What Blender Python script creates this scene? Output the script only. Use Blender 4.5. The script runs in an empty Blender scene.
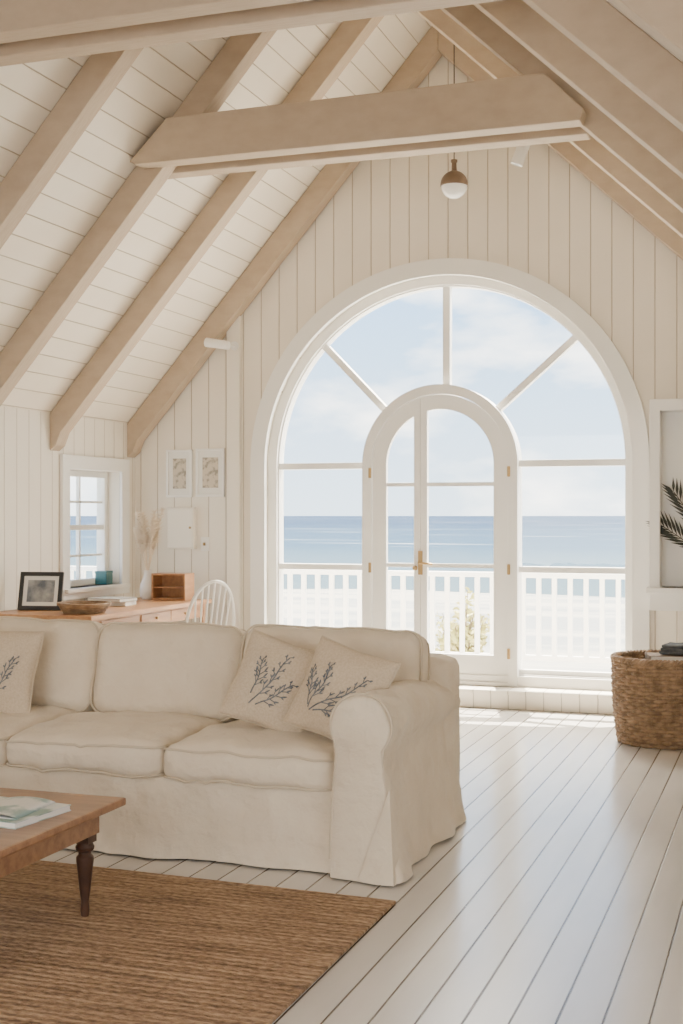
import bpy, bmesh, math, random
from mathutils import Vector, Matrix, noise
random.seed(4)
S = bpy.context.scene
COL = S.collection

# ------------------------------------------------------------------ materials
def mat(name, col, rough=.5, metal=0., col2=None, nscale=5., stretch=(1,1,1), bump=0., bscale=None,
        bstretch=None, groove=None, vary=0., spec=.5, coat=0., sheen=0., emis=None, trans=0., ramp=(.35,.65), bdist=.01):
    m = bpy.data.materials.new(name); m.use_nodes = True
    nt = m.node_tree; N = nt.nodes; L = nt.links
    b = N['Principled BSDF']
    b.inputs['Roughness'].default_value = rough
    b.inputs['Metallic'].default_value = metal
    b.inputs['Specular IOR Level'].default_value = spec
    b.inputs['Coat Weight'].default_value = coat
    b.inputs['Coat Roughness'].default_value = .12
    b.inputs['Sheen Weight'].default_value = sheen
    b.inputs['Transmission Weight'].default_value = trans
    if emis:
        b.inputs['Emission Color'].default_value = (*emis[:3],1); b.inputs['Emission Strength'].default_value = emis[3]
    tc = N.new('ShaderNodeTexCoord')
    c = N.new('ShaderNodeRGB'); c.outputs[0].default_value = (*col,1); cur = c.outputs[0]
    def nz(sc, st, det=5):
        mp = N.new('ShaderNodeMapping'); mp.inputs['Scale'].default_value = st
        L.new(tc.outputs['Object'], mp.inputs[0])
        n = N.new('ShaderNodeTexNoise'); n.inputs['Scale'].default_value = sc; n.inputs['Detail'].default_value = det
        L.new(mp.outputs[0], n.inputs['Vector']); return n.outputs['Fac']
    def math_(op, a, bb=None, cc=None):
        n = N.new('ShaderNodeMath'); n.operation = op
        for i, x in enumerate((a, bb, cc)):
            if x is None: continue
            if isinstance(x, (int, float)): n.inputs[i].default_value = x
            else: L.new(x, n.inputs[i])
        return n.outputs[0]
    def mix(f, a, bb, mode='MIX'):
        n = N.new('ShaderNodeMix'); n.data_type = 'RGBA'; n.blend_type = mode
        if isinstance(f, (int, float)): n.inputs[0].default_value = f
        else: L.new(f, n.inputs[0])
        for s, x in ((6, a), (7, bb)):
            if isinstance(x, tuple): n.inputs[s].default_value = (*x[:3],1)
            else: L.new(x, n.inputs[s])
        return n.outputs[2]
    if col2:
        f = nz(nscale, stretch)
        r = N.new('ShaderNodeMapRange'); r.inputs[1].default_value = ramp[0]; r.inputs[2].default_value = ramp[1]
        L.new(f, r.inputs[0]); cur = mix(r.outputs[0], cur, col2)
    h = None
    if bump:
        h = nz(bscale or nscale*4, bstretch or stretch)
    if groove:
        ax, sp, w, gc, dep = groove
        sx = N.new('ShaderNodeSeparateXYZ'); L.new(tc.outputs['Object'], sx.inputs[0])
        q = math_('DIVIDE', sx.outputs[ax], sp)
        fr = math_('ABSOLUTE', math_('SUBTRACT', math_('FRACT', q), .5))
        r = N.new('ShaderNodeMapRange'); r.interpolation_type = 'SMOOTHSTEP'
        r.inputs[1].default_value = .5 - w/sp*.9; r.inputs[2].default_value = .5 - w/sp*.25
        L.new(fr, r.inputs[0]); g = r.outputs[0]
        if vary:
            wn = N.new('ShaderNodeTexWhiteNoise'); wn.noise_dimensions = '1D'
            L.new(math_('FLOOR', q), wn.inputs['W'])
            cur = mix(math_('MULTIPLY', wn.outputs[0], vary), cur, tuple(x*.55 for x in col))
        cur = mix(g, cur, gc)
        gh = math_('MULTIPLY', g, -dep)
        h = math_('ADD', math_('MULTIPLY', h, bump*.15), gh) if h else gh
    L.new(cur, b.inputs['Base Color'])
    if h is not None:
        bp = N.new('ShaderNodeBump'); bp.inputs['Strength'].default_value = 1.0 if groove else bump
        bp.inputs['Distance'].default_value = bdist
        L.new(h, bp.inputs['Height']); L.new(bp.outputs[0], b.inputs['Normal'])
    return m

WHITE = (.87,.81,.705)
M_wallg = mat('gable_boards', WHITE, .5, col2=(.84,.775,.665), nscale=2, groove=(0,.150,.005,(.50,.41,.31),.4), vary=.05)
M_walls = mat('knee_boards', WHITE, .5, col2=(.84,.775,.665), nscale=2, groove=(1,.150,.005,(.50,.41,.31),.4), vary=.05)
M_ceil = mat('ceiling_boards', (.88,.81,.70), .5, col2=(.84,.76,.64), nscale=2, groove=(0,.096,.0035,(.50,.41,.30),.35), vary=.08)
M_floor = mat('painted_floorboards', (.70,.67,.63), .24, col2=(.62,.59,.55), nscale=2.2, stretch=(3,.5,1), groove=(0,.122,.005,(.12,.10,.08),.6), vary=.18, bump=.3, bscale=14, bstretch=(4,.6,1), coat=.25)
M_trim = mat('white_trim', (.88,.86,.82), .35)
M_beam = mat('limed_beam_wood', (.50,.40,.295), .65, col2=(.44,.345,.25), nscale=9, stretch=(1,9,1.6), bump=.3, bscale=30, bdist=.002, ramp=(.3,.7))
M_linen = mat('cream_linen', (.76,.665,.525), .95, col2=(.72,.62,.48), nscale=6, bump=.7, bscale=9, sheen=.2, bdist=.035)
M_pipe = mat('linen_piping', (.60,.51,.385), .95)
M_pillow = mat('natural_linen_pillow', (.62,.52,.39), .95, col2=(.54,.44,.32), nscale=120, stretch=(1,1,1), bump=.3, bscale=300, bdist=.002)
M_print = mat('slate_print', (.12,.135,.155), .9, col2=(.22,.23,.245), nscale=40)
M_table = mat('honey_oak', (.33,.17,.085), .36, col2=(.22,.105,.052), nscale=4, stretch=(1,8,8), bump=.15, bscale=30, bdist=.002, coat=.2)
M_leg = mat('dark_walnut', (.08,.038,.022), .4, col2=(.05,.024,.015), nscale=12)
M_desk = mat('warm_pine', (.46,.24,.11), .4, col2=(.35,.17,.08), nscale=5, stretch=(6,1,6))
M_black = mat('black_frame', (.02,.02,.02), .35)
M_paper = mat('mat_paper', (.82,.80,.75), .7)
M_print2 = mat('botanical_paper', (.60,.53,.42), .7, col2=(.30,.27,.22), nscale=26, ramp=(.48,.62))
M_photo = mat('photo_print', (.10,.12,.15), .35, col2=(.45,.45,.43), nscale=9)
M_brass = mat('aged_brass', (.42,.29,.14), .38, metal=1.)
M_wicker = mat('wicker', (.38,.25,.15), .65, col2=(.20,.125,.07), nscale=22, bump=.5, bscale=150, bdist=.003)
M_bark = mat('driftwood', (.30,.22,.16), .8, col2=(.12,.09,.07), nscale=12, bump=.6, bscale=40)
M_cloth = mat('slate_throw', (.07,.08,.09), .95, col2=(.12,.13,.14), nscale=30)
M_teal = mat('teal_ceramic', (.05,.17,.18), .3)
M_ceramic = mat('white_ceramic', (.84,.82,.78), .3)
M_pampas = mat('dried_pampas', (.78,.66,.50), .9)
M_palm = mat('dried_palm', (.035,.04,.035), .7)
M_bronze = mat('bronze_cap', (.20,.14,.10), .4, metal=.5)
M_opal = mat('opal_glass', (.9,.88,.84), .25, emis=(1,.93,.82,.15))
M_booka = mat('book_cloth_sand', (.62,.52,.40), .7)
M_bookb = mat('book_cloth_grey', (.35,.34,.33), .7)
M_mag = mat('magazine_cover', (.70,.72,.70), .35, col2=(.20,.32,.28), nscale=9, ramp=(.48,.62))
M_deck = mat('deck_boards', (.74,.71,.66), .6, groove=(0,.14,.008,(.35,.33,.3),.5))
M_sand = mat('beach_sand', (.46,.43,.36), .95, col2=(.27,.28,.27), nscale=.10, stretch=(.5,2.2,1), ramp=(.42,.58))
M_leaf = mat('dune_leaf', (.42,.42,.15), .7, col2=(.56,.50,.24), nscale=5)

# jute rug
M_rug = bpy.data.materials.new('jute_rug'); M_rug.use_nodes = True
def rugmat():
    nt = M_rug.node_tree; N = nt.nodes; L = nt.links; b = N['Principled BSDF']; b.inputs['Roughness'].default_value = .95
    tc = N.new('ShaderNodeTexCoord')
    mp = N.new('ShaderNodeMapping'); mp.inputs['Scale'].default_value = (1.3,11,1); L.new(tc.outputs['Object'], mp.inputs[0])
    n1 = N.new('ShaderNodeTexNoise'); n1.inputs['Scale'].default_value = 2.; n1.inputs['Detail'].default_value = 6; L.new(mp.outputs[0], n1.inputs['Vector'])
    mp2 = N.new('ShaderNodeMapping'); mp2.inputs['Scale'].default_value = (26,44,1); L.new(tc.outputs['Object'], mp2.inputs[0])
    n2 = N.new('ShaderNodeTexNoise'); n2.inputs['Scale'].default_value = 1.5; n2.inputs['Detail'].default_value = 3; L.new(mp2.outputs[0], n2.inputs['Vector'])
    cr = N.new('ShaderNodeValToRGB'); e = cr.color_ramp.elements
    e[0].position = .38; e[0].color = (.14,.082,.046,1); e[1].position = .66; e[1].color = (.46,.315,.19,1)
    x = e.new(.52); x.color = (.30,.19,.11,1)
    ad = N.new('ShaderNodeMath'); ad.operation = 'MULTIPLY_ADD'; ad.inputs[1].default_value = .55; ad.inputs[2].default_value = 0.
    L.new(n2.outputs['Fac'], ad.inputs[0])
    ad2 = N.new('ShaderNodeMath'); ad2.operation = 'MULTIPLY_ADD'; ad2.inputs[1].default_value = .50
    L.new(n1.outputs['Fac'], ad2.inputs[0]); L.new(ad.outputs[0], ad2.inputs[2]); L.new(ad2.outputs[0], cr.inputs[0])
    L.new(cr.outputs[0], b.inputs['Base Color'])
    w = N.new('ShaderNodeTexWave'); w.wave_type = 'BANDS'; w.bands_direction = 'Y'; w.inputs['Scale'].default_value = 9; w.inputs['Distortion'].default_value = 1.2; w.inputs['Detail'].default_value = 3
    L.new(tc.outputs['Object'], w.inputs['Vector'])
    ad3 = N.new('ShaderNodeMath'); ad3.operation = 'MULTIPLY_ADD'; ad3.inputs[1].default_value = .6; L.new(w.outputs['Fac'], ad3.inputs[0]); L.new(n2.outputs['Fac'], ad3.inputs[2])
    bp = N.new('ShaderNodeBump'); bp.inputs['Strength'].default_value = .9; bp.inputs['Distance'].default_value = .011
    L.new(ad3.outputs[0], bp.inputs['Height']); L.new(bp.outputs[0], b.inputs['Normal'])
rugmat()
# glass
M_glass = bpy.data.materials.new('window_glass'); M_glass.use_nodes = True
def glassmat():
    nt = M_glass.node_tree; N = nt.nodes; L = nt.links; N.remove(N['Principled BSDF'])
    t = N.new('ShaderNodeBsdfTransparent'); t.inputs[0].default_value = (.97,.985,.98,1)
    g = N.new('ShaderNodeBsdfGlossy'); g.inputs['Roughness'].default_value = .02
    mx = N.new('ShaderNodeMixShader'); mx.inputs[0].default_value = .04
    L.new(t.outputs[0], mx.inputs[1]); L.new(g.outputs[0], mx.inputs[2]); L.new(mx.outputs[0], N['Material Output'].inputs[0])
glassmat()
# sea
M_sea = bpy.data.materials.new('sea_water'); M_sea.use_nodes = True
def seamat():
    nt = M_sea.node_tree; N = nt.nodes; L = nt.links; b = N['Principled BSDF']; b.inputs['Roughness'].default_value = .7; b.inputs['Specular IOR Level'].default_value = .08
    tc = N.new('ShaderNodeTexCoord')
    sx = N.new('ShaderNodeSeparateXYZ'); L.new(tc.outputs['Object'], sx.inputs[0])
    mr = N.new('ShaderNodeMapRange'); mr.inputs[1].default_value = 90; mr.inputs[2].default_value = 900; L.new(sx.outputs[1], mr.inputs[0])
    cr = N.new('ShaderNodeValToRGB'); e = cr.color_ramp.elements
    e[0].position = 0; e[0].color = (.08,.12,.14,1); e[1].position = 1; e[1].color = (.011,.034,.076,1)
    x = e.new(.2); x.color = (.026,.062,.105,1)
    L.new(mr.outputs[0], cr.inputs[0])
    mp = N.new('ShaderNodeMapping'); mp.inputs['Scale'].default_value = (.008,.05,1); L.new(tc.outputs['Object'], mp.inputs[0])
    n = N.new('ShaderNodeTexNoise'); n.inputs['Scale'].default_value = 1.3; n.inputs['Detail'].default_value = 6; L.new(mp.outputs[0], n.inputs['Vector'])
    m2 = N.new('ShaderNodeMapRange'); m2.inputs[1].default_value = .62; m2.inputs[2].default_value = .70; L.new(n.outputs['Fac'], m2.inputs[0])
    mx = N.new('ShaderNodeMix'); mx.data_type = 'RGBA'; L.new(m2.outputs[0], mx.inputs[0]); L.new(cr.outputs[0], mx.inputs[6]); mx.inputs[7].default_value = (.25,.28,.31,1)
    L.new(mx.outputs[2], b.inputs['Base Color'])
seamat()

# ------------------------------------------------------------------ mesh builder
class MB:
    def __init__(s): s.v = []; s.f = []
    def add(s, v, f, M=None):
        o = len(s.v)
        s.v += [(M @ Vector(p)) if M else Vector(p) for p in v]
        s.f += [tuple(i+o for i in q) for q in f]; return s
    def box(s, x0,x1,y0,y1,z0,z1, M=None):
        v = [(x0,y0,z0),(x1,y0,z0),(x1,y1,z0),(x0,y1,z0),(x0,y0,z1),(x1,y0,z1),(x1,y1,z1),(x0,y1,z1)]
        return s.add(v, [(0,3,2,1),(4,5,6,7),(0,1,5,4),(1,2,6,5),(2,3,7,6),(3,0,4,7)], M)
    def tube(s, pts, r, seg=8, closed=False, M=None, flat=1.):
        pts = [Vector(p) for p in pts]; n = len(pts); V = []; F = []
        up = None
        for i, p in enumerate(pts):
            a = pts[(i-1) % n] if (closed or i > 0) else p
            b = pts[(i+1) % n] if (closed or i < n-1) else p
            t = (b-a).normalized()
            if up is None:
                up = Vector((0,0,1)) if abs(t.z) < .9 else Vector((1,0,0))
            u = t.cross(up)
            if u.length < 1e-4: u = t.cross(Vector((1,.3,0)))
            u.normalize(); w = u.cross(t).normalized(); up = w
            rr = r[i] if isinstance(r, (list, tuple)) else r
            for k in range(seg):
                th = 2*math.pi*k/seg
                V.append(p + u*math.cos(th)*rr + w*math.sin(th)*rr*flat)
        m = n if closed else n-1
        for i in range(m):
            j = (i+1) % n
            for k in range(seg):
                k2 = (k+1) % seg
                F.append((i*seg+k, i*seg+k2, j*seg+k2, j*seg+k))
        if not closed:
            F.append(tuple(range(seg))[::-1]); F.append(tuple((n-1)*seg+k for k in range(seg)))
        return s.add(V, F, M)
    def lathe(s, prof, c=(0,0,0), seg=28, M=None):
        V = []; F = []
        for (r, z) in prof:
            for k in range(seg):
                th = 2*math.pi*k/seg; V.append((c[0]+r*math.cos(th), c[1]+r*math.sin(th), c[2]+z))
        for i in range(len(prof)-1):
            for k in range(seg):
                k2 = (k+1) % seg; F.append((i*seg+k, i*seg+k2, (i+1)*seg+k2, (i+1)*seg+k))
        if prof[0][0] > 1e-4: F.append(tuple(range(seg))[::-1])
        if prof[-1][0] > 1e-4: F.append(tuple((len(prof)-1)*seg+k for k in range(seg)))
        return s.add(V, F, M)
    def rbox(s, hx, hy, hz, r, n=14, M=None, fn=None):
        """rounded soft box, fn(Vector)->Vector deformation"""
        idx = {}; V = []; F = []
        H = (hx, hy, hz)
        def vid(i, j, k):
            key = (i, j, k)
            if key not in idx:
                p = []
                for a, h in zip((i, j, k), H):
                    t = 2*a/n-1; t = math.sin(t*math.pi/2)*.55 + t*.45
                    p.append(t*h)
                p = Vector(p)
                inner = Vector([max(-(h-r), min(h-r, q)) for q, h in zip(p, H)])
                d = p-inner
                if d.length > 1e-9: p = inner + d.normalized()*r
                if fn: p = fn(p)
                idx[key] = len(V); V.append(p)
            return idx[key]
        for a in range(n):
            for b in range(n):
                F.append((vid(a,b,0), vid(a,b+1,0), vid(a+1,b+1,0), vid(a+1,b,0)))
                F.append((vid(a,b,n), vid(a+1,b,n), vid(a+1,b+1,n), vid(a,b+1,n)))
                F.append((vid(a,0,b), vid(a+1,0,b), vid(a+1,0,b+1), vid(a,0,b+1)))
                F.append((vid(a,n,b), vid(a,n,b+1), vid(a+1,n,b+1), vid(a+1,n,b)))
                F.append((vid(0,a,b), vid(0,a,b+1), vid(0,a+1,b+1), vid(0,a+1,b)))
                F.append((vid(n,a,b), vid(n,a+1,b), vid(n,a+1,b+1), vid(n,a,b+1)))
        return s.add(V, F, M)
    def poly(s, loops, a0, a1, axis='Y', M=None):
        cu = bpy.data.curves.new('tmp', 'CURVE'); cu.dimensions = '2D'; cu.fill_mode = 'BOTH'; cu.extrude = abs(a1-a0)/2
        for lp in loops:
            sp = cu.splines.new('POLY'); sp.points.add(len(lp)-1)
            for q, p in zip(sp.points, lp): q.co = (p[0], p[1], 0, 1)
            sp.use_cyclic_u = True
        ob = bpy.data.objects.new('tmp', cu); COL.objects.link(ob)
        dg = bpy.context.evaluated_depsgraph_get(); dg.update()
        me = bpy.data.meshes.new_from_object(ob.evaluated_get(dg))
        mid = (a0+a1)/2; V = []
        for v in me.vertices:
            x, y, z = v.co
            V.append({'Y': (x, mid+z, y), 'X': (mid+z, x, y), 'Z': (x, y, mid+z)}[axis])
        F = [tuple(p.vertices) for p in me.polygons]
        bpy.data.objects.remove(ob); bpy.data.meshes.remove(me); bpy.data.curves.remove(cu)
        return s.add(V, F, M)
    def out(s, name, m, parent=None, smooth=False, bevel=0., ang=40):
        me = bpy.data.meshes.new(name); me.from_pydata([tuple(p) for p in s.v], [], s.f)
        bm = bmesh.new(); bm.from_mesh(me)
        bmesh.ops.remove_doubles(bm, verts=bm.verts, dist=1e-5)
        bmesh.ops.recalc_face_normals(bm, faces=bm.faces)
        if bevel:
            es = [e for e in bm.edges if len(e.link_faces) == 2 and e.calc_face_angle(0) > .6]
            bmesh.ops.bevel(bm, geom=es, offset=bevel, segments=2, affect='EDGES', profile=.6, clamp_overlap=True)
        if smooth:
            for f in bm.faces: f.smooth = True
            for e in bm.edges:
                if len(e.link_faces) == 2 and e.calc_face_angle(0) > math.radians(ang): e.smooth = False
        bm.to_mesh(me); bm.free()
        me.materials.append(m)
        ob = bpy.data.objects.new(name, me); COL.objects.link(ob)
        if parent: ob.parent = parent
        return ob

def tag(o, label=None, cat=None, group=None, kind=None):
    if label: o['label'] = label
    if cat: o['category'] = cat
    if group: o['group'] = group
    if kind: o['kind'] = kind
    return o
def empty(name, loc=(0,0,0), rz=0., label=None, cat=None, group=None, kind=None):
    e = bpy.data.objects.new(name, None); e.empty_display_size = .1; COL.objects.link(e)
    e.location = loc; e.rotation_euler = (0,0,rz)
    return tag(e, label, cat, group, kind)
def struct(o, label, cat): return tag(o, label, cat, kind='structure')
def T(x,y,z): return Matrix.Translation((x,y,z))
def R(a, ax): return Matrix.Rotation(math.radians(a), 4, ax)

# ------------------------------------------------------------------ room shell
XL, XR, YG, YB = -5.0, .85, 9.35, -2.2
RX, SLL, SLR, ZE = -2.44, 1.14, .94, 2.13
ZR = ZE + SLL*(RX-XL)
def zc(x): return ZE + SLL*(x-XL) if x <= RX else ZR - SLR*(x-RX)
RD = .24
WCX, ZS = -2.455, 1.78
DCX = -2.49
def arch(cx, r, zs, zb, n=56):
    return [(cx-r, zb)] + [(cx - r*math.cos(math.pi*i/n), zs + r*math.sin(math.pi*i/n)) for i in range(n+1)] + [(cx+r, zb)]
def archseg(cx, r, zs, zb, xl, xr, n=26):
    t0 = math.acos(max(-1,min(1,(xl-cx)/r))); t1 = math.acos(max(-1,min(1,(xr-cx)/r)))
    return [(xl, zb)] + [(cx+r*math.cos(t0+(t1-t0)*i/n), zs+r*math.sin(t0+(t1-t0)*i/n)) for i in range(n+1)] + [(xr, zb)]
def ushape(cx, ro, ri, zs, zb): return arch(cx, ro, zs, zb) + arch(cx, ri, zs, zb)[::-1]

struct(MB().box(XL-.2, XR+.2, YB-.2, YG+.25, -.12, 0).out('floor', M_floor), 'white painted wooden plank floor with a soft gloss', 'floor')
g = MB().poly([[(XL-.2,0),(XR+.2,0),(XR+.2,zc(XR+.2)+.05),(RX,ZR+.05),(XL-.2,zc(XL-.2)+.05)], arch(WCX,1.42,ZS,.13)], YG, YG+.25)
struct(g.out('wall_gable', M_wallg), 'white vertical tongue and groove gable wall', 'wall')
g = MB().poly([[(YB-.2,0),(YG+.02,0),(YG+.02,ZE+.02),(YB-.2,ZE+.02)], [(8.30,.86),(9.08,.86),(9.08,1.74),(8.30,1.74)]], XL-.2, XL, 'X')
struct(g.out('wall_left', M_walls), 'white vertical boarded knee wall', 'wall')
g = MB().poly([[(YB-.2,0),(YG+.02,0),(YG+.02,zc(XR)+.02),(YB-.2,zc(XR)+.02)], [(1.0,.7),(3.4,.7),(3.4,1.65),(1.0,1.65)], [(-1.6,.7),(.4,.7),(.4,1.65),(-1.6,1.65)]], XR, XR+.2, 'X')
struct(g.out('wall_right', M_walls), 'white vertical boarded knee wall', 'wall')
g = MB().poly([[(XL-.2,0),(XR+.2,0),(XR+.2,zc(XR+.2)+.05),(RX,ZR+.05),(XL-.2,zc(XL-.2)+.05)], [(-4.3,.3),(-.4,.3),(-.4,2.7),(-4.3,2.7)]], YB-.2, YB)
struct(g.out('wall_back', M_wallg), 'white vertical boarded gable wall with a wide opening', 'wall')
c = MB()
th = .12
for xa, xb in ((XL-.35, RX), (RX, XR+.35)):
    za, zb_ = (zc(xa), zc(xb))
    c.poly([[(xa,za),(xb,zb_),(xb,zb_+th*1.5),(xa,za+th*1.5)]], YB-.2, YG+.40)
struct(c.out('ceiling', M_ceil), 'cream shiplap boarded pitched ceiling', 'ceiling')

# rafters
ry = [9.27, 8.13, 7.12, 6.11, 5.10, 4.09, 3.08, 2.07, 1.06, .05, -.96]
for i, y in enumerate(ry):
    w = .065
    e = empty('roof_rafter', (0,y,0), label='pale limed timber rafter pair under the boarded ceiling', cat='beam', group='exposed roof rafters')
    a = MB().poly([[(XL+.002, zc(XL)-RD-.03), (XL+.05, zc(XL+.05)-RD-.05), (XL+.09, zc(XL+.09)-RD), (RX, ZR-RD), (RX, ZR-.004), (XL+.002, zc(XL)-.003)]], -w, w)
    a.out('sloping_beam', M_beam, e, bevel=.006)
    b_ = MB().poly([[(RX+.002, ZR-.004), (RX+.002, ZR-RD), (XR-.01, zc(XR)-RD), (XR-.01, zc(XR)-.004)]], -w, w)
    b_.out('sloping_beam', M_beam, e, bevel=.006)
# collar beams
def collar(y, z0=3.50):
    e = empty('collar_beam', (0,y,z0), label='heavy pale limed timber collar tie spanning the rafters', cat='beam', group='collar ties')
    for dy in (-.13, .13):
        m = MB()
        xl = XL + (z0-(ZE-RD))/SLL; xr = RX + (ZR-RD-z0)/SLR
        m.poly([[(xl-.12, 0), (xr-.01, 0), (xr+.01, .06), (xr-.20, .275), (xl+.09, .26), (xl-.16,.02)]], dy-.063, dy+.063)
        m.out('tie_board', M_beam, e, bevel=.008)
collar(7.12); collar(5.15, 3.55); collar(3.08, 3.55)

# casing and window frame
struct(MB().poly([ushape(WCX,1.52,1.40,ZS,0)], YG-.045, YG-.002).out('trim_1', M_trim, bevel=.006), 'white arched window casing', 'window trim')
w = empty('window_1', (0,0,0), kind='structure', label='large white arched fan window overlooking the sea', cat='window')
f = MB()
f.poly([arch(WCX,1.42,ZS,.13), arch(WCX,1.345,ZS,.215)], 9.42, 9.57)
f.poly([arch(WCX,1.385,ZS,.16), arch(WCX,1.335,ZS,.225)], 9.45, 9.54)
f.out('outer_frame', M_trim, w, bevel=.004)
f = MB()
f.poly([arch(DCX,.60,ZS,.14), arch(DCX,.53,ZS,.165)], 9.40, 9.575)
f.out('door_surround', M_trim, w, bevel=.004)
f = MB()
for (xa, xb) in ((WCX-1.345, DCX-.59), (DCX+.59, WCX+1.345)):
    f.box(xa, xb, 9.455, 9.535, 1.755, 1.805)
    f.box(xa, xb, 9.455, 9.535, .975, 1.02)
    f.box(xa, xb, 9.47, 9.52, .215, .26)
f.box(WCX+.012-.028, WCX+.012+.028, 9.46, 9.53, ZS+.585, ZS+1.35)
for a in (136, 43):
    an = math.radians(a); d = Vector((math.cos(an), 0, math.sin(an))); n_ = Vector((-math.sin(an),0,math.cos(an)))*.026
    c0 = Vector((DCX,0,ZS)) + d*.585; c1 = Vector((WCX,0,ZS)) + d*1.355
    V = []
    for yy in (9.46, 9.53):
        for p in (c0-n_, c0+n_, c1+n_, c1-n_): V.append((p.x, yy, p.z))
    f.add(V, [(0,1,2,3),(7,6,5,4),(0,4,5,1),(1,5,6,2),(2,6,7,3),(3,7,4,0)])
f.out('glazing_bars', M_trim, w, bevel=.003)
gl = MB().poly([arch(WCX,1.35,ZS,.2), arch(DCX,.56,ZS,.18)], 9.495, 9.498)
gl.out('glass_pane', M_glass, w)

d1 = empty('door_1', (0,0,0), kind='structure', label='white arched french door with brass fittings', cat='door')
SPX = -2.636
for (xl, xr, gxl, gxr) in ((DCX-.525, SPX, DCX-.415, SPX-.052), (SPX, DCX+.525, SPX+.052, DCX+.415)):
    m = MB().poly([archseg(DCX,.525,ZS,.17,xl+.002,xr-.002), archseg(DCX,.415,ZS,.36,gxl,gxr)], 9.43, 9.475)
    for z in (1.615, 1.005): m.box(gxl-.003, gxr+.003, 9.437, 9.468, z, z+.03)
    leaf = m.out('door_leaf', M_trim, d1, bevel=.003)
    MB().poly([archseg(DCX,.42,ZS,.355,gxl-.005,gxr+.005)], 9.452, 9.454).out('glass_pane', M_glass, leaf)
h = MB(); h.box(-2.652,-2.618,9.422,9.431,.95,1.13); h.tube([(-2.635,9.43,1.04),(-2.635,9.385,1.04)], .011, 10); h.tube([(-2.635,9.385,1.04),(-2.55,9.38,1.035),(-2.53,9.385,1.03)], [.010,.008,.008], 10)
h.out('door_handle', M_brass, d1, smooth=True)
h = MB(); h.lathe([(0,0),(.012,.002),(.02,.014),(.014,.03),(0,.034)], seg=14, M=T(-2.675,9.43,1.0)@R(90,'X')); h.out('door_knob', M_brass, d1, smooth=True)
for sx in (-1, 1):
    for z in (1.68, .96, .34):
        MB().lathe([(0,0),(.012,.003),(.012,.077),(0,.08)], (DCX+sx*.535, 9.395, z), 10).out('hinge', M_brass, d1, smooth=True)

# step below the window
struct(MB().box(-4.0, -.93, 9.20, 9.46, .108, .135).box(-3.98, -.95, 9.215, 9.46, .001, .108).out('trim_2', mat('step_boards', WHITE, .45, groove=(0,.128,.005,(.5,.45,.38),.4)), bevel=.004), 'white boarded step below the arched window', 'step')
# pilaster
struct(MB().box(-4.175, -4.065, YG-.05, YG-.001, 0, zc(-4.17)-.02).out('trim_3', mat('corner_board_paint', WHITE, .45), bevel=.004), 'white vertical corner board', 'trim')
struct(MB().box(XL+.001, -4.18, YG-.025, YG-.001, 0, .14).box(-4.06, -3.98, YG-.025, YG-.001, 0, .14).out('baseboard_gable', M_trim, bevel=.004), 'white baseboard', 'baseboard')
struct(MB().box(XL+.001, XL+.025, YB, YG-.03, 0, .14).out('baseboard_left', M_trim, bevel=.004), 'white baseboard', 'baseboard')

# left window
w2 = empty('window_2', (0,0,0), kind='structure', label='small white sash window with divided panes', cat='window')
m = MB()
m.poly([[(8.20,.78),(9.20,.78),(9.20,1.84),(8.20,1.84)], [(8.30,.86),(9.08,.86),(9.08,1.74),(8.30,1.74)]], XL+.002, XL+.03, 'X')
m.out('window_casing', M_trim, w2, bevel=.004)
MB().box(XL-.18, XL+.06, 8.22, 9.16, .83, .86).out('window_sill', M_trim, w2, bevel=.004)
m = MB()
m.poly([[(8.30,.86),(9.08,.86),(9.08,1.74),(8.30,1.74)], [(8.35,.91),(9.03,.91),(9.03,1.69),(8.35,1.69)]], XL-.17, XL-.10, 'X')
m.box(XL-.16, XL-.11, 8.35, 9.03, 1.285, 1.325)
m.box(XL-.15, XL-.12, 8.68, 8.70, .91, 1.69)
for z in (1.09, 1.50): m.box(XL-.15, XL-.12, 8.35, 9.03, z-.009, z+.009)
m.out('window_sash', M_trim, w2, bevel=.002)
MB().box(XL-.137, XL-.134, 8.34, 9.04, .90, 1.70).out('glass_pane', M_glass, w2)

# ------------------------------------------------------------------ outside
tag(MB().box(-7.5, 1.5, 9.62, 11.75, -.16, -.02).out('balcony_deck', M_deck), 'sunlit pale timber balcony deck', 'deck')
br = empty('balcony_railing', (0,11.5,0), label='white painted timber balustrade facing the beach', cat='railing')
MB().box(-7.4, 1.4, -.05, .05, .84, .885).out('top_rail', M_trim, br, bevel=.006)
MB().box(-7.4, 1.4, -.03, .03, .10, .15).out('bottom_rail', M_trim, br, bevel=.006)
bal = MB().box(-.020,.020,-.020,.020,.15,.84).out('baluster', M_trim, br)
nb = int(8.6/.140)
for i in range(nb):
    o = bal if i == 0 else bal.copy()
    if i: COL.objects.link(o); o.parent = br
    o.location = (-7.3+i*.140, 0, 0)
for x in (-7.4, -5.35, -.95, 1.4):
    o = MB().box(x-.045,x+.045,-.045,.045,-.02,.93).out('post', M_trim, br, bevel=.006)
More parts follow.
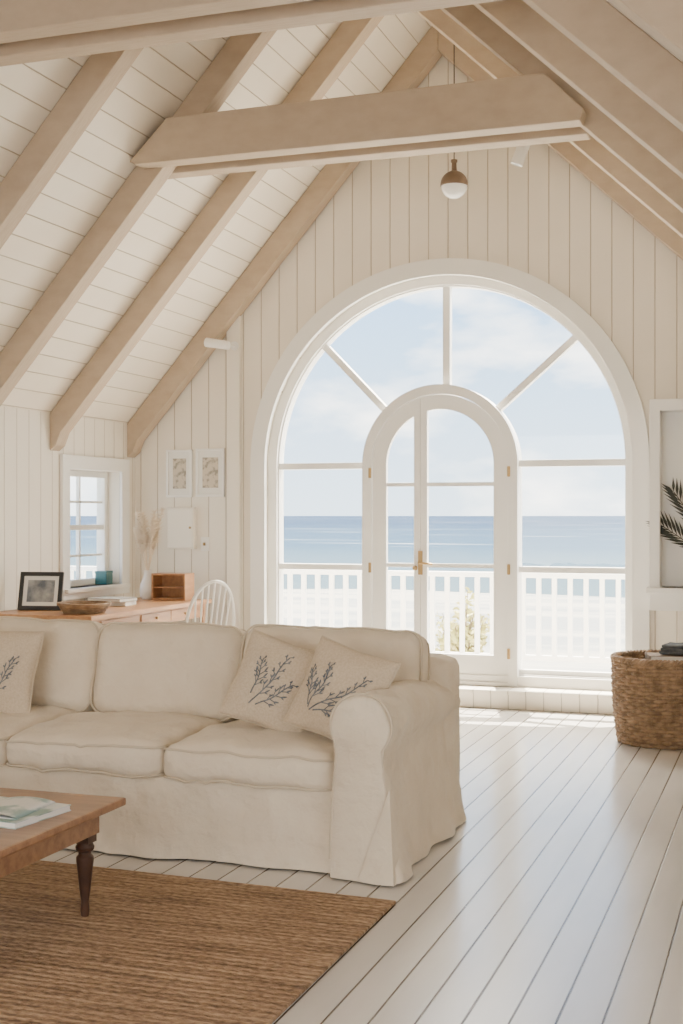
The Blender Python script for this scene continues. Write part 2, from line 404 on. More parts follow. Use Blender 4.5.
# terrain
V = []; F = []; ys = [11.8,14,18,25,35,50,70,95,130]; zs_ = [-.25,-.5,-1.3,-2.5,-3.6,-4.3,-4.6,-4.85,-5.4]
xs = [-300+i*12 for i in range(51)]
for j, (y, z) in enumerate(zip(ys, zs_)):
    for x in xs: V.append((x, y, z + (noise.noise(Vector((x*.05, y*.07, 3)))*.25 if j > 1 else 0)))
for j in range(len(ys)-1):
    for i in range(len(xs)-1):
        a = j*len(xs)+i; F.append((a, a+1, a+1+len(xs), a+len(xs)))
tag(MB().add(V,F).out('beach', M_sand, smooth=True), 'pale sandy beach sloping to the water', 'beach', kind='stuff')
tag(MB().add([(-5000,60,-5),(5000,60,-5),(5000,9000,-5),(-5000,9000,-5)], [(0,1,2,3)]).out('sea', M_sea), 'calm blue sea reaching the horizon', 'sea', kind='stuff')
def shrub(x, y, z, s, seed):
    random.seed(seed)
    e = empty('shrub', (x,y,z), label='yellow green coastal shrub beyond the balcony railing', cat='shrub')
    st = MB(); lf = MB()
    for i in range(40):
        a = random.uniform(0, 6.28); sp = random.uniform(.05,.42)*s; hh = random.uniform(.45,1.1)*s*1.3*(1-sp/s*.7)
        tip = Vector((math.cos(a)*sp, math.sin(a)*sp, hh))
        pts = [Vector((0,0,0)).lerp(tip, t) + Vector((0,0,.12*s*math.sin(t*3.1))) for t in (0,.25,.5,.75,1)]
        st.tube(pts, [.012,.01,.008,.006,.003], 5)
        for k in range(60):
            t = random.uniform(.25,1); p = Vector((0,0,0)).lerp(tip, t) + Vector([random.gauss(0,.05*s) for _ in range(3)])
            dr = Vector([random.gauss(0,1), random.gauss(0,1), random.gauss(.5,.6)]).normalized()*random.uniform(.05,.10)
            sd = dr.cross(Vector((random.random(),random.random(),.3))).normalized()*.018
            lf.add([p, p+dr*.5+sd, p+dr, p+dr*.5-sd], [(0,1,2,3)])
    st.out('stems', M_bark, e); tag(lf.out('foliage', M_leaf, e), kind='stuff')
shrub(-3.10, 12.7, -.34, .74, 1)

# ------------------------------------------------------------------ sofa
sofa = empty('sofa', (-2.8, 5.25, 0), label='three seat cream linen slipcovered sofa with rolled arms', cat='sofa')
def wr(p, a=.006, s=5.): return noise.noise(Vector(p)*s)*a
def crease(p, s=5., seed=0.):
    """sharp fabric fold field"""
    q = Vector((p[0]*s+seed, p[1]*s*.8, p[2]*s))
    q += Vector((noise.noise(q*.7), noise.noise(q*.7+Vector((5,1,2))), 0))*1.3
    return (1-abs(noise.noise(q))*2.2)**3 if abs(noise.noise(q)) < .45 else 0.
def soft(hx, hy, hz, r, puff_top, M, name, seed, m=M_linen, n=40, piping=True, front=0.):
    def fn(p):
        u, v, w_ = p.x/hx, p.y/hy, p.z/hz
        k = max(0,1-u*u)*max(0,1-v*v)
        q = p.copy()
        q.z += puff_top*(k**.5)*(1 if w_ > 0 else .3)*abs(w_)
        q.y -= front*max(0,1-u*u)*max(0,1-w_*w_)*max(0,-v)
        q.x += u*.012*max(0,1-v*v)
        nn = noise.noise(Vector((p.x*6+seed, p.y*6, p.z*6)))*.014 + noise.noise(Vector((p.x*17+seed, p.y*13, p.z*15)))*.004
        nn -= crease(p, 4.5, seed)*.008
        return q + Vector((0, nn*.6, nn))
    mb = MB().rbox(hx,hy,hz,r,n,M,fn)
    o = mb.out(name, m, sofa, smooth=True, ang=80)
    if piping:
        for sgn in (1,-1):
            pts = []
            rr = r
            for (cx_, cy_, a0) in ((hx-rr,hy-rr,0),(-(hx-rr),hy-rr,90),(-(hx-rr),-(hy-rr),180),(hx-rr,-(hy-rr),270)):
                for t in range(0,91,18):
                    an = math.radians(a0+t); pts.append(Vector((cx_+(rr*.93)*math.cos(an), cy_+(rr*.93)*math.sin(an), 0)))
            P = []
            for i, p in enumerate(pts):
                qn = pts[(i+1) % len(pts)]
                seg = max(1, int((qn-p).length/.03))
                for k in range(seg): P.append(p.lerp(qn, k/seg))
            P2 = []
            for p in P:
                z0 = hz-r*.35
                q = fn(Vector((p.x, p.y, sgn*z0))); P2.append(q)
            MB().tube(P2, .0055, 6, closed=True, M=M).out('piping', M_pipe, o, smooth=True)
    return o
LX, LY = -2.8, 5.25
for k, (xa, xb) in enumerate(((-2.435,-1.672),(-3.185,-2.435),(-3.935,-3.185))):
    soft((xb-xa)/2-.003, .37, .075, .055, .035, T((xa+xb)/2-LX, 5.125-LY, .385), 'seat_cushion', k*7.3, front=.02)
for k, (xa, xb) in enumerate(((-2.39,-1.53),(-3.14,-2.39),(-3.94,-3.14))):
    M = T((xa+xb)/2-LX, 5.53-LY, .660) @ R(-14,'X') @ R(90,'X')
    soft((xb-xa)/2-.004, .225, .085, .07, .055, M, 'back_cushion', 31+k*5.1)
MB().rbox(1.36, .125, .36, .07, 16, T(0, 5.76-LY, .40), lambda p: p+Vector((0, wr(p,.01), 0))).out('backrest', M_linen, sofa, smooth=True, ang=80)
def arm(side):
    prof = []
    prof += [(0.0,.01),(0.0,.08),(0.0,.16),(0.004,.25),(.008,.34),(.014,.42),(.016,.48)]
    cx_, cz, rr = .118, .595, .125
    for a in range(210, -46, -9):
        an = math.radians(a); prof.append((cx_+rr*math.cos(an), cz+rr*math.sin(an)))
    prof += [(.204,.47),(.203,.42),(.207,.36),(.212,.30),(.218,.25),(.225,.20),(.232,.15),(.238,.10),(.245,.06),(.250,.03),(.252,.01),(.12,.008)]
    cen = Vector((.118, .40))
    ys_ = [0,.006,.02,.05]+[.05+i*.022 for i in range(1,46)]+[1.075,1.09,1.10]
    sc = {0:.93, 1:.975, 2:1.0}
    V = []; F = []; n = len(prof)
    for j, y in enumerate(ys_):
        s_ = sc.get(j, 1.0)
        if j == len(ys_)-1: s_ = .93
        if j == len(ys_)-2: s_ = .98
        t = y/1.1
        for (x, z) in prof:
            px = cen.x+(x-cen.x)*s_; pz = cen.y+(z-cen.y)*s_ if z > .3 else z
            if pz > .3: pz -= (pz-.3)*.13*t
            low = max(0, (.5-z)/.5)
            ox = 0
            if x > .15: ox += low*(.014*math.sin(y*19+z*3)+.012*math.sin(y*8+1)+.02)
            nn = noise.noise(Vector((x*7, y*6, z*7+side*9)))*.012 - crease((x, y, z), 6., side*3.)*.010
            oy = -low*.03*(1 if j < 4 else 0)
            V.append((side*(px+ox+nn*(1 if x > .118 else .3)), y+oy, max(.006,pz+nn)))
    for j in range(len(ys_)-1):
        for k in range(n):
            k2 = (k+1) % n; F.append((j*n+k, j*n+k2, (j+1)*n+k2, (j+1)*n+k))
    F.append(tuple(range(n))); F.append(tuple((len(ys_)-1)*n+k for k in range(n)))
    x0 = (-1.672-LX) if side > 0 else (-3.935-LX)
    o = MB().add(V, F, T(x0, 4.71-LY, 0)).out('armrest', M_linen, sofa, smooth=True, ang=55)
    pts = [(side*(cen.x+(x-cen.x)*.985), 4.71-LY+.004-max(0,(.45-z)/.45)*.03, (cen.y+(z-cen.y)*.985 if z > .3 else z)+0) for (x, z) in prof[1:-2]]
    MB().tube(pts, .006, 6, M=T(x0,0,0)).out('piping', M_pipe, o, smooth=True)
arm(1); arm(-1)
V = []; F = []
per = []
x0s, x1s, y0s, y1s = -3.94-LX, -1.665-LX, 4.775-LY, 5.86-LY
N1 = 160
for i in range(N1+1): per.append((x0s+(x1s-x0s)*i/N1, y0s, 0,-1))
for i in range(1,30): per.append((x1s, y0s+(y1s-y0s)*i/30, 0, 0))
for i in range(N1+1): per.append((x1s+(x0s-x1s)*i/N1, y1s, 0, 1))
for i in range(1,30): per.append((x0s, y1s+(y0s-y1s)*i/30, 0, 0))
rows = [(.325,-.012),(.315,.0),(.30,.003),(.27,.005),(.24,.008),(.205,.011),(.17,.014),(.135,.017),(.10,.020),(.07,.023),(.04,.027),(.008,.030)]
n = len(per)
for (z, off) in rows:
    fl = (1-z/.325)
    for (x, y, nx, ny) in per:
        wv = noise.noise(Vector((x*3.1, y*3, z*.8)))*.045*fl + math.sin(x*9)*.006*fl + noise.noise(Vector((x*7+z*8, y*9, z*9)))*.016 + crease((x,z*1.6,1.), 4., 2.)*.012
        V.append((x, y+ny*(off+wv), z))
for j in range(len(rows)-1):
    for k in range(n):
        k2 = (k+1) % n; F.append((j*n+k, j*n+k2, (j+1)*n+k2, (j+1)*n+k))
F.append(tuple(range(n)))
MB().add(V,F).out('skirted_base', M_linen, sofa, smooth=True, ang=70)
# corner flap pleat
V = []; F = []
xc, yf = -1.44-LX, 4.70-LY
for j in range(11):
    t = j/10; z = .36-.352*t
    for k in range(11):
        s_ = k/10
        if s_ < .5:
            a_ = s_/.5; x = xc-.115*t*(1-a_)+.035*t*a_; y = yf-.022*t-.020*t*a_ - .012*t*math.sin(a_*math.pi)
        else:
            a_ = (s_-.5)/.5; x = xc+.035*t+.012*t*a_; y = yf-.042*t+.13*t*a_
        V.append((x+.006*(1-t), y-.004, z))
for j in range(10):
    for k in range(10): F.append((j*11+k, j*11+k+1, (j+1)*11+k+1, (j+1)*11+k))
MB().add(V,F).out('skirt_pleat', M_linen, sofa, smooth=True)

# ------------------------------------------------------------------ throw pillows
def pillow(loc, size, yaw, lean, roll, seed, label, motif):
    random.seed(seed)
    e = empty('throw_pillow', loc, label=label, cat='pillow', group='throw pillows on the sofa')
    M = R(yaw,'Z') @ R(-lean,'X') @ R(roll,'Y')
    h = size/2; TT = .07
    def surf(u, v, sgn):
        k = max(0,1-u**2)*max(0,1-v**2)
        pin = 1-.07*(1-abs(u*v))*(max(abs(u),abs(v)))**3
        x = u*h*pin; z = v*h*pin
        y = -sgn*TT*(k**.42) + noise.noise(Vector((u*2.2+seed, v*2.2, sgn)))*.018*(k**.3)
        return Vector((x, y, z))
    n = 26; V = []; F = []
    def g_(i): t = 2*i/n-1; return math.sin(t*math.pi/2)
    for sgn in (1,-1):
        o = len(V)
        for i in range(n+1):
            for j in range(n+1): V.append(surf(g_(i), g_(j), sgn))
        for i in range(n):
            for j in range(n):
                q = (o+i*(n+1)+j, o+(i+1)*(n+1)+j, o+(i+1)*(n+1)+j+1, o+i*(n+1)+j+1)
                F.append(q if sgn > 0 else q[::-1])
    body = MB().add(V,F,M).out('pillow_cover', M_pillow, e, smooth=True, ang=85)
    ed = [surf(g_(i),-1,1) for i in range(n)]+[surf(1,g_(i),1) for i in range(n)]+[surf(g_(n-i),1,1) for i in range(n)]+[surf(-1,g_(n-i),1) for i in range(n)]
    MB().tube(ed, .004, 6, closed=True, M=M).out('piping', M_pipe, e, smooth=True)
    mo = MB()
    def sp(u, v): p = surf(u, v, 1); return p+Vector((0,-.003,0))
    def strip(p, q, w0, w1, nseg=4, bulge=0.):
        p = Vector(p); q = Vector(q); d = (q-p); nrm = Vector((-d.y, d.x)).normalized()
        Vv = []; Ff = []
        for i in range(nseg+1):
            t = i/nseg; ww = w0+(w1-w0)*t + bulge*math.sin(t*math.pi)
            c_ = p+d*t
            Vv.append(sp(*(c_+nrm*ww))); Vv.append(sp(*(c_-nrm*ww)))
        for i in range(nseg): Ff.append((2*i,2*i+1,2*i+3,2*i+2))
        mo.add(Vv,Ff,M)
    for (bu, bv, an, ln) in motif:
        p = Vector((bu,bv)); a = math.radians(an); stp = ln/13
        for i in range(13):
            a2 = a + math.sin(i*.6+seed)*.18 + i*.02
            q = p + Vector((math.cos(a2), math.sin(a2)))*stp
            strip(p, q, .017, .015, 2)
            if i > 1:
                sg = 1 if i % 2 else -1
                b2 = a2+sg*random.uniform(.5,.9); l2 = random.uniform(.18,.30)*(1.15-i*.05)
                e1 = q+Vector((math.cos(b2), math.sin(b2)))*l2*.55
                strip(q, e1, .012, .011, 3)
                e2 = e1+Vector((math.cos(b2-sg*.4), math.sin(b2-sg*.4)))*l2*.5
                strip(e1, e2, .011, .007, 3, .011)
                e3 = e1+Vector((math.cos(b2+sg*.5), math.sin(b2+sg*.5)))*l2*.3
                strip(e1, e3, .009, .006, 3, .008)
            p = q
    mo.out('botanical_print', M_print, e)
pillow((-2.085, 5.17, .670), .395, 6, 22, 17, 3, 'square linen pillow with a dark sprig print', [(-.35,-.62,62,1.35),(-.2,-.60,38,.95),(-.38,-.4,85,.8)])
pillow((-1.75, 5.05, .665), .395, -8, 24, 15, 8, 'square linen pillow with a dark coral branch print', [(-.45,-.55,72,1.0),(-.4,-.6,36,1.45),(-.47,-.5,100,.8),(-.3,-.58,12,.9)])
pillow((-3.53, 5.22, .660), .42, 8, 18, 3, 5, 'square linen pillow with a dark plant print', [(.1,-.6,95,1.2),(.15,-.6,60,1.0),(.05,-.6,125,1.0)])

# ------------------------------------------------------------------ rug
rg = MB().poly([[(-4.9,1.9),(-1.35,1.9),(-1.345,3.2),(-1.34,4.47),(-3.0,4.53),(-4.9,4.56)]], .002, .014, 'Z')
tag(rg.out('area_rug', M_rug, bevel=.004), 'large braided brown jute rug on white floorboards', 'rug')

# ------------------------------------------------------------------ coffee table
ct = empty('coffee_table', (-2.85, 3.65, .014), label='honey oak coffee table with dark turned legs', cat='coffee table')
zt = .396
m = MB().box(-3.5+2.85, -2.2+2.85, 3.22-3.65, 4.05-3.65, zt-.028, zt); m.out('table_top', M_table, ct, bevel=.008)
m = MB()
m.box(-.58,.58,.31,.335,zt-.115,zt-.029).box(-.58,.58,-.365,-.34,zt-.115,zt-.029).box(.555,.58,-.34,.31,zt-.115,zt-.029).box(-.58,-.555,-.34,.31,zt-.115,zt-.029)
m.out('apron', M_table, ct, bevel=.003)
prof = [(0,0),(.013,0),(.016,.02),(.013,.05),(.019,.09),(.025,.15),(.030,.19),(.030,.205),(.022,.215),(.022,.222),(.031,.23),(.033,.24),(.028,.25),(.026,.255),(0,.256)]
for (x, y) in ((.545,.295),(.545,-.335),(-.545,.295),(-.545,-.335)):
    m = MB().lathe(prof, (x,y,0), 24); m.box(x-.029,x+.029,y-.029,y+.029,.255,zt-.029)
    m.out('turned_leg', M_leg, ct, smooth=True, ang=35)
bk = empty('magazine', (-2.49, 3.68, .4105), math.radians(-6), label='glossy coffee table book lying on the coffee table', cat='book')
MB().box(-.20,.20,-.14,.14,.003,.018).out('pages', M_paper, bk)
MB().box(-.203,.203,-.143,.143,.018,.021).box(-.203,.203,-.143,.143,0,.003).box(-.206,-.203,-.143,.143,0,.021).out('cover', M_mag, bk)
bk2 = empty('magazine', (-2.52, 3.67, .4320), math.radians(3), label='open pale magazine on top of the coffee table book', cat='book')
V=[];F=[]
for i in range(17):
    t = i/16; x = -.19+.38*t; z = .003+.012*abs(math.sin(t*math.pi*2))**.7
    V += [(x,-.125,z),(x,.125,z)]
for i in range(16): F.append((2*i,2*i+2,2*i+3,2*i+1))
o=MB().add(V,F); o.box(-.19,.19,-.125,.125,0,.003); o.out('pages', mat('printed_pages',(.74,.74,.70),.5,col2=(.30,.42,.40),nscale=7,ramp=(.52,.6)), bk2, smooth=True)

# ------------------------------------------------------------------ desk and things
dk = empty('writing_desk', (-4.56, 8.1, 0), label='warm pine writing desk under the small window', cat='desk')
MB().box(-.40,.40,-.90,.90,.73,.76).out('desk_top', M_desk, dk, bevel=.005)
MB().box(-.36,.36,-.86,-.84,.63,.73).box(-.36,.36,.84,.86,.63,.73).box(.34,.36,-.84,.84,.63,.73).box(-.36,-.34,-.84,.84,.63,.73).out('apron', M_desk, dk)
for sx in (-1,1):
    for sy in (-1,1):
        MB().tube([(sx*.345,sy*.845,0),(sx*.345,sy*.845,.73)], [.016,.028], 8).out('leg', M_desk, dk)
for yy in (-.5,.05,.5):
    dr = MB().box(.361,.368,yy-.22,yy+.22,.645,.715).out('drawer', M_desk, dk, bevel=.002)
    MB().lathe([(0,0),(.008,0),(.013,.012),(0,.02)], seg=12, M=T(.368,yy,.68)@R(90,'Y')).out('knob', M_brass, dr, smooth=True)

pf = empty('photo_frame', (-4.76, 7.55, .762), math.radians(12), label='black framed photograph leaning on the desk', cat='picture frame')
M = R(-14,'X')
MB().poly([[(-.15,0),(.15,0),(.15,.26),(-.15,.26)],[(-.122,.028),(.122,.028),(.122,.232),(-.122,.232)]],-.01,.01,M=M).out('frame', M_black, pf, bevel=.002)
MB().poly([[(-.126,.024),(.126,.024),(.126,.236),(-.126,.236)],[(-.095,.055),(.095,.055),(.095,.205),(-.095,.205)]],-.002,.003,M=M).out('mount', M_paper, pf)
MB().box(-.10,.10,.000,.004,.050,.21,M).out('photograph', M_photo, pf)
MB().tube([(0,.045,.17),(0,.12,.004)],.006,6).out('stand', M_black, pf)

wt = empty('woven_tray', (-4.36, 7.45, .761), label='shallow round woven tray on the desk', cat='tray')
m = MB()
for i in range(6):
    m.tube([( (.13+.008*i+.003*math.cos(a*12*2*math.pi/72+i*math.pi))*math.cos(2*math.pi*a/72), (.13+.008*i)*math.sin(2*math.pi*a/72), .008+.011*i) for a in range(72)], .007, 6, closed=True)
m.lathe([(0,.002),(.135,.002),(.135,.01),(0,.01)]); m.out('woven_body', M_wicker, wt, smooth=True)
for i,(dx,dy,rot,mm,w_,hgt) in enumerate(((0,0,8,M_booka,.15,.03),(.01,.0,-6,M_bookb,.14,.022))):
    z = .761+ (0 if i==0 else .031)
    b_ = empty('book', (-4.55+dx, 8.15+dy, z), math.radians(rot), label=('sand cloth bound book lying flat on the desk','grey cloth bound book on top of another book')[i], cat='book', group='books on the desk')
    MB().box(-w_+.004,w_-.004,-.105,.105,.003,hgt-.003).out('pages', M_paper, b_)
    MB().box(-w_,w_,-.11,.11,0,.003).box(-w_,w_,-.11,.11,hgt-.003,hgt).box(-w_-.003,-w_,-.11,.11,0,hgt).out('cover', mm, b_)
og = empty('desk_organizer', (-4.40, 8.82, .761), label='small open warm pine box standing on the desk', cat='organizer')
MB().poly([[(-.14,0),(.14,0),(.14,.20),(-.14,.20)],[(-.125,.015),(.125,.015),(.125,.185),(-.125,.185)]],-.08,.08).box(-.126,.126,.065,.078,.012,.188).out('box_body', M_desk, og, bevel=.002)
MB().box(-.125,.125,-.07,.06,.09,.10).out('shelf', M_desk, og)

vs = empty('vase', (-4.60, 8.80, .761), label='white ceramic bottle vase holding dried pampas grass', cat='vase')
MB().lathe([(0,0),(.045,0),(.058,.02),(.062,.07),(.055,.12),(.034,.16),(.026,.20),(.032,.22),(.026,.218),(.019,.2),(0,.19)]).out('vase_body', M_ceramic, vs, smooth=True)
pg = empty('dried_grass', (-4.60, 8.80, .761+.195), label='fluffy dried cream pampas grass stems in a vase', cat='dried grass', group=None)
random.seed(12); st = MB(); pl = MB()
for i in range(13):
    a = random.uniform(0,6.28); lean = random.uniform(.03,.13); hh = random.uniform(.30,.48)
    tip = Vector((math.cos(a)*lean, math.sin(a)*lean, hh))
    pts = [Vector((0,0,0)).lerp(tip,t) for t in (0,.3,.6,1)]
    st.tube(pts, .003, 5)
    for k in range(160):
        t = random.uniform(.45,1.05); p = Vector((0,0,0)).lerp(tip,t)
        dr = Vector((random.gauss(0,1),random.gauss(0,1),random.gauss(.9,.5))).normalized()*random.uniform(.025,.06)*(1.3-abs(t-.7)*1.5)
        sd = dr.cross(Vector((.3,.5,.2))).normalized()*.0038
        pl.add([p-sd,p+sd,p+dr],[(0,1,2)])
st.out('stems', M_pampas, pg); tag(pl.out('plumes', M_pampas, pg), kind='stuff')
tb = empty('storage_tin', (-5.05, 8.93, .861), label='small teal tin on the window sill', cat='tin')
MB().box(-.05,.05,-.05,.05,0,.09).out('tin_body', M_teal, tb, bevel=.004); MB().box(-.052,.052,-.052,.052,.085,.105).out('lid', M_teal, tb, bevel=.003)

# windsor chair
wc = empty('windsor_chair', (-3.98, 8.36, 0), math.radians(52), label='white painted hoop back spindle chair at the desk', cat='chair')
M_wp = mat('white_paint', (.86,.83,.78), .4)
MB().rbox(.21,.20,.02,.018,10,T(0,0,.45)).out('seat', M_wp, wc, smooth=True)
for sx in (-1,1):
    for sy in (-1,1):
        MB().tube([(sx*.20,sy*.19,0),(sx*.17,sy*.165,.2),(sx*.14,sy*.14,.44)], [.011,.019,.013], 10).out('leg', M_wp, wc, smooth=True)
hp = [(-.19*math.cos(math.pi*i/24), -.18-.10*math.sin(math.pi*i/24), .46+.48*(math.sin(math.pi*i/24)**.62)) for i in range(25)]
MB().tube(hp, .012, 8).out('back_hoop', M_wp, wc, smooth=True)
for k in range(7):
    x = -.135+k*.045; cs = -x/.19; sn = math.sqrt(max(0,1-cs*cs))
    MB().tube([(x*.8,-.17,.46),(x,-.18-.10*sn,.46+.48*sn**.62)], .0065, 6).out('spindle', M_wp, wc, smooth=True)
MB().tube([(-.16,-.1,.2),(-.16,.1,.2)],.008,6).tube([(.16,-.1,.2),(.16,.1,.2)],.008,6).tube([(-.16,0,.2),(.16,0,.2)],.008,6).out('stretcher', M_wp, wc, smooth=True)

# wall pictures and box
def pic(x, z, w_, hgt, label):
    e = empty('framed_print', (x, YG-.002, z), label=label, cat='picture', group='framed prints on the gable wall')
    MB().poly([[(-w_/2,-hgt/2),(w_/2,-hgt/2),(w_/2,hgt/2),(-w_/2,hgt/2)],[(-w_/2+.018,-hgt/2+.018),(w_/2-.018,-hgt/2+.018),(w_/2-.018,hgt/2-.018),(-w_/2+.018,hgt/2-.018)]],-.025,0).out('frame', M_trim, e, bevel=.002)
    MB().box(-w_/2+.017,w_/2-.017,-.010,-.002,-hgt/2+.017,hgt/2-.017).out('mount', M_paper, e)
    MB().box(-w_/2+.055,w_/2-.055,-.013,-.010,-hgt/2+.07,hgt/2-.07).out('print', M_print2, e)
pic(-4.60, 1.73, .225, .38, 'small botanical print in a white frame'); pic(-4.33, 1.735, .245, .38, 'small landscape print in a white frame')
wb = empty('wall_cabinet', (-4.57, YG-.002, 1.13), label='small white wall mounted box with a hinged door', cat='box')
MB().box(-.12,.12,-.05,0,0,.33).out('box_body', mat('wall_box_paint', WHITE, .45), wb, bevel=.004)
dd = MB().box(-.11,.11,-.06,-.051,.01,.32).out('door', mat('wall_box_door_paint', WHITE, .45), wb, bevel=.003)
MB().lathe([(0,0),(.008,0),(.01,.012),(0,.016)], seg=10, M=T(.09,-.06,.17)@R(90,'X')).out('knob', M_brass, dd, smooth=True)
sw = empty('light_switch', (-4.38, YG-.002, 1.17), label='small white plate with a brass switch', cat='switch')
MB().box(-.035,.035,-.008,0,-.055,.055).out('plate', M_trim, sw, bevel=.002)
MB().box(-.006,.006,-.03,-.008,-.012,.012).out('toggle', M_brass, sw)

# spotlights
sl = empty('wall_spotlight', (-4.10, 9.28, 2.72), label='small white adjustable spotlight on the corner board', cat='spotlight')
MB().lathe([(0,0),(.035,0),(.035,.015),(0,.015)], seg=16, M=T(0,.015,0)@R(90,'X')).out('base', M_trim, sl, smooth=True)
MB().tube([(0,0,0),(-.02,-.06,.0),(-.06,-.08,.01)], .010, 8).out('arm', M_trim, sl, smooth=True)
MB().lathe([(0,0),(.03,.002),(.034,.02),(.036,.20),(.030,.205),(.028,.19),(0,.18)], seg=18, M=T(.0,-.09,-.01)@R(-80,'Y')).out('lamp_head', M_trim, sl, smooth=True)
sl = empty('ceiling_spotlight', (-1.60, 8.13, 3.80), label='small white cylindrical spotlight hanging from a rafter', cat='spotlight')
MB().tube([(0,0,zc(-1.6)-RD-3.80),(0,0,0),(0,0,-.04)], .008, 8).out('arm', M_trim, sl, smooth=True)
MB().lathe([(0,0),(.035,.002),(.038,.02),(.04,.19),(.033,.195),(.03,.18),(0,.17)], seg=18, M=T(.03,0,.0)@R(202,'Y')).out('lamp_head', M_trim, sl, smooth=True)
# pendant
pd = empty('pendant_lamp', (-2.12, 8.42, 3.60), label='small globe pendant with bronze cap and opal glass', cat='pendant lamp')
MB().tube([(0,0,.17),(0,0,zc(-2.12)-3.60-.01)], .004, 6).out('cord', M_black, pd)
MB().lathe([(0,zc(-2.12)-3.60-.04),(.05,zc(-2.12)-3.60-.04),(.04,zc(-2.12)-3.60+.03),(0,zc(-2.12)-3.60+.03)], seg=18).out('ceiling_rose', M_bronze, pd, smooth=True)
pr = [(.091,-.005),(.093,.005)]+[(.092*math.cos(math.radians(a)), .005+.092*math.sin(math.radians(a))) for a in range(8,78,8)]+[(.018,.10),(.016,.15),(.022,.155),(.022,.17),(0,.172)]
MB().lathe(pr, seg=32).out('cap', M_bronze, pd, smooth=True)
MB().lathe([(.087*math.cos(math.radians(a)), .087*math.sin(math.radians(a))) for a in range(-90,1,9)], seg=32).out('glass_globe', M_opal, pd, smooth=True)

# ------------------------------------------------------------------ right shelf niche
sh = empty('wall_shelf', (-.30, YG, 0), label='white built in display niche beside the arched window', cat='shelf')
m = MB().poly([[(-.62,.74),(.62,.74),(.62,2.20),(-.62,2.20)],[(-.55,.90),(.55,.90),(.55,2.12),(-.55,2.12)]], -.19, -.002)
m.out('niche_frame', M_trim, sh, bevel=.004)
MB().box(-.56,.56,-.02,-.003,.89,2.13).out('back_panel', M_trim, sh)
MB().box(-.64,.64,-.24,-.002,.865,.90).out('counter', M_trim, sh, bevel=.004)
pv = empty('palm_vase', (-.44, YG-.11, .901), label='small dark pot with dried black palm fronds', cat='vase')
MB().lathe([(0,0),(.05,0),(.06,.03),(.055,.08),(.03,.11),(.035,.13),(.028,.128),(0,.11)]).out('vase_body', M_bookb, pv, smooth=True)
fr = MB(); random.seed(7)
for (a, ln) in ((100,.62),(118,.62),(80,.6),(62,.55),(140,.50)):
    an = math.radians(a)
    for i in range(16):
        t = i/15; p = Vector((math.cos(an)*ln*t - .03*t*t, -.02, .11+math.sin(an)*ln*t*(1.15-.15*t)+.0))
        if i: fr.tube([pp, p], .003, 5)
        pp = p
        if i > 6:
            for sg in (-1,1):
                b2 = an+sg*(.75-.3*t); l2 = .15*math.sin(math.pi*min(1,(t-.3)*1.15))+.02
                dr = Vector((math.cos(b2),random.uniform(-.15,.0),math.sin(b2)))*l2; sd = Vector((-math.sin(b2),0,math.cos(b2)))*.011
                fr.add([p, p+dr*.4+sd, p+dr, p+dr*.4-sd],[(0,1,2,3)])
fr.out('palm_fronds', M_palm, pv)

# ------------------------------------------------------------------ basket
bs = empty('log_basket', (-.735, 8.20, 0), label='round woven wicker basket filled with driftwood', cat='basket')
m = MB(); NR = 22; HB = .50
for i in range(NR):
    z = .015+i*HB/NR; R0 = .265+.035*(z/HB)+.012*math.sin(z/HB*3.1)
    m.tube([((R0+.011*math.cos(20*2*math.pi*a/160+(i%2)*math.pi))*math.cos(2*math.pi*a/160), (R0+.011*math.cos(20*2*math.pi*a/160+(i%2)*math.pi))*math.sin(2*math.pi*a/160), z) for a in range(160)], .0125, 6, closed=True)
m.out('woven_body', M_wicker, bs, smooth=True)
m = MB()
for k in range(40):
    a = 2*math.pi*k/40
    m.tube([((.265+.035*t+.012*math.sin(t*3.1))*math.cos(a),(.265+.035*t+.012*math.sin(t*3.1))*math.sin(a),.01+HB*t) for t in (0,.25,.5,.75,1)], .006, 5)
m.lathe([(0,.01),(.26,.01),(.26,.02),(0,.02)]); m.out('stakes', M_wicker, bs, smooth=True)
m = MB()
for ph in (0,1,2):
    m.tube([((.305+.013*math.cos(26*a*2*math.pi/208*1+ph*2.09))*math.cos(2*math.pi*a/208),(.305+.013*math.cos(26*a*2*math.pi/208+ph*2.09))*math.sin(2*math.pi*a/208), HB+.018+.013*math.sin(26*a*2*math.pi/208+ph*2.09)) for a in range(208)], .010, 5, closed=True)
m.out('braided_rim', M_wicker, bs, smooth=True)
random.seed(21)
for k,(a,b_,r_) in enumerate((((-.10,-.15,.08),(-.09,-.10,.50),.035),((.04,-.18,.08),(.03,-.14,.50),.036),((-.06,.0,.08),(-.03,.02,.49),.032),((.08,.05,.08),(.09,.08,.50),.036))):
    A = Vector(a); B = Vector(b_); pts = [A.lerp(B,t)+Vector((noise.noise(Vector((t*3,k,0)))*.02,noise.noise(Vector((t*3,k,5)))*.02,0)) for t in [i/8 for i in range(9)]]
    lo = empty('driftwood_log', (-.735,8.20,.0), label='weathered driftwood log standing in the wicker basket', cat='log', group='driftwood in the basket')
    MB().tube(pts, [r_*(1+.15*noise.noise(Vector((i*.8,k,2)))) for i in range(9)], 10).out('log', M_bark, lo, smooth=True)
b_ = empty('book', (-.70,8.18,.512), math.radians(14), label='brown cloth bound book lying on driftwood in the basket', cat='book')
MB().box(-.126,.156,-.106,.106,.003,.029).out('pages', M_paper, b_)
MB().box(-.13,.16,-.11,.11,0,.003).box(-.13,.16,-.11,.11,.029,.032).box(-.133,-.13,-.11,.11,0,.032).out('cover', M_bark, b_)
bl = empty('folded_throw', (-.64,8.18,.551), math.radians(-10), label='dark slate cloth folded flat on the basket', cat='throw')
m = MB()
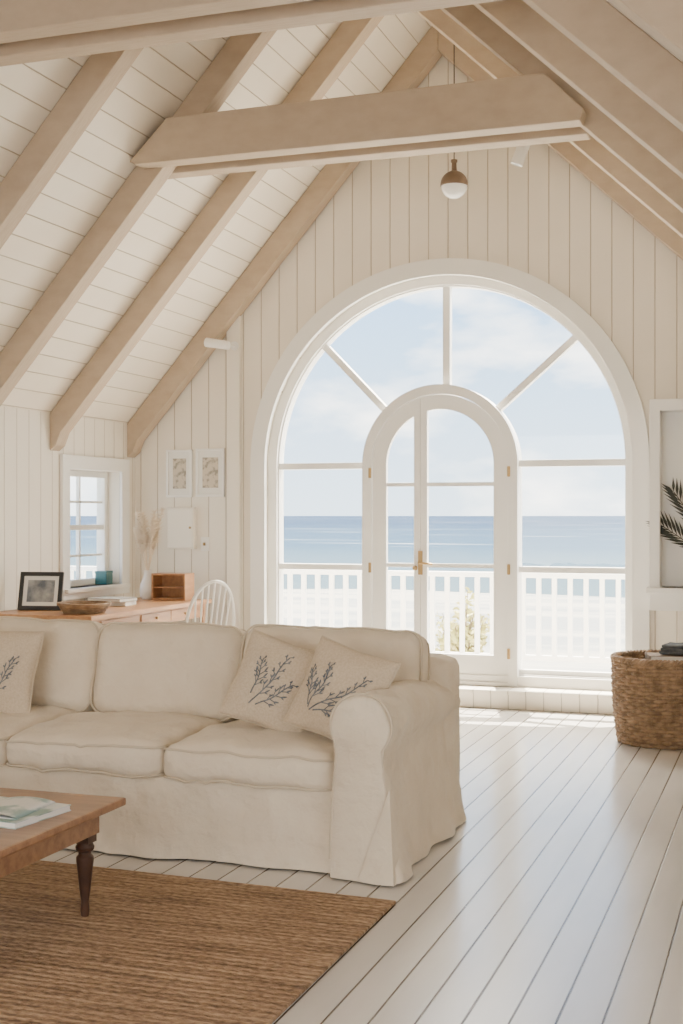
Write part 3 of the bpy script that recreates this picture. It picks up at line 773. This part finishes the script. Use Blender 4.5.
for k in range(3):
    m.rbox(.105-.004*k,.09,.011,.010,12,T(.004*k,0,.011+.019*k),lambda p:p+Vector((0,0,noise.noise(p*12+Vector((k,0,0)))*.006)))
m.out('throw_cloth', M_cloth, bl, smooth=True)

# ------------------------------------------------------------------ light
W = bpy.data.worlds.new('sky'); S.world = W; W.use_nodes = True
nt = W.node_tree; N = nt.nodes; L = nt.links; bg = N['Background']
tc = N.new('ShaderNodeTexCoord'); sx = N.new('ShaderNodeSeparateXYZ'); L.new(tc.outputs['Generated'], sx.inputs[0])
cr = N.new('ShaderNodeValToRGB'); e = cr.color_ramp.elements
e[0].position = 0; e[0].color = (.74,.87,.98,1); e[1].position = .6; e[1].color = (.12,.31,.76,1); x = e.new(.18); x.color = (.36,.61,.95,1)
L.new(sx.outputs[2], cr.inputs[0])
mp = N.new('ShaderNodeMapping'); mp.inputs['Scale'].default_value = (1,1,2.6); mp.inputs['Location'].default_value = (.35,.1,.2); L.new(tc.outputs['Generated'], mp.inputs[0])
n = N.new('ShaderNodeTexNoise'); n.inputs['Scale'].default_value = 5.2; n.inputs['Detail'].default_value = 7; n.inputs['Roughness'].default_value = .55; L.new(mp.outputs[0], n.inputs['Vector'])
mr = N.new('ShaderNodeMapRange'); mr.inputs[1].default_value = .46; mr.inputs[2].default_value = .62; L.new(n.outputs['Fac'], mr.inputs[0])
mx = N.new('ShaderNodeMix'); mx.data_type = 'RGBA'; L.new(mr.outputs[0], mx.inputs[0]); L.new(cr.outputs[0], mx.inputs[6]); mx.inputs[7].default_value = (1.5,1.45,1.38,1)
L.new(mx.outputs[2], bg.inputs[0]); bg.inputs[1].default_value = 4.0

def light(name, kind, loc, rot, energy, col=(1,1,1), **kw):
    l = bpy.data.lights.new(name, kind); l.energy = energy; l.color = col
    for k, v in kw.items(): setattr(l, k, v)
    o = bpy.data.objects.new(name, l); COL.objects.link(o); o.location = loc; o.rotation_euler = [math.radians(a) for a in rot]
    return o
light('sun', 'SUN', (0,20,20), (-19,-6,0), 48., (1,.89,.74), angle=.01)
light('added_sky_fill', 'AREA', (-1.4,13.2,6.4), (-60,0,-8), 4600, (1,.88,.71), shape='RECTANGLE', size=5, size_y=3)  # added area lamp above the view, strengthens light through the arched window
light('added_back_fill', 'AREA', (-2.4,YB-.3,1.6), (90,0,0), 120, (1,.82,.60), shape='RECTANGLE', size=3.8, size_y=2.3)  # added fill lamp behind the camera, at the rear wall opening
light('added_side_fill', 'AREA', (XR+.3,2.2,1.2), (90,0,90), 22, (1,.82,.60), shape='RECTANGLE', size=2.3, size_y=.9)  # added fill lamp out of view at the right wall, lifts the interior

# ------------------------------------------------------------------ camera
cam = bpy.data.cameras.new('camera'); co = bpy.data.objects.new('camera', cam); COL.objects.link(co)
co.location = (0,0,1.4); co.rotation_euler = (math.radians(90),0,math.radians(19.1))
cam.sensor_fit = 'VERTICAL'; cam.sensor_height = 36; cam.lens = 45.56; cam.shift_y = 3/1024; cam.clip_end = 12000
S.camera = co
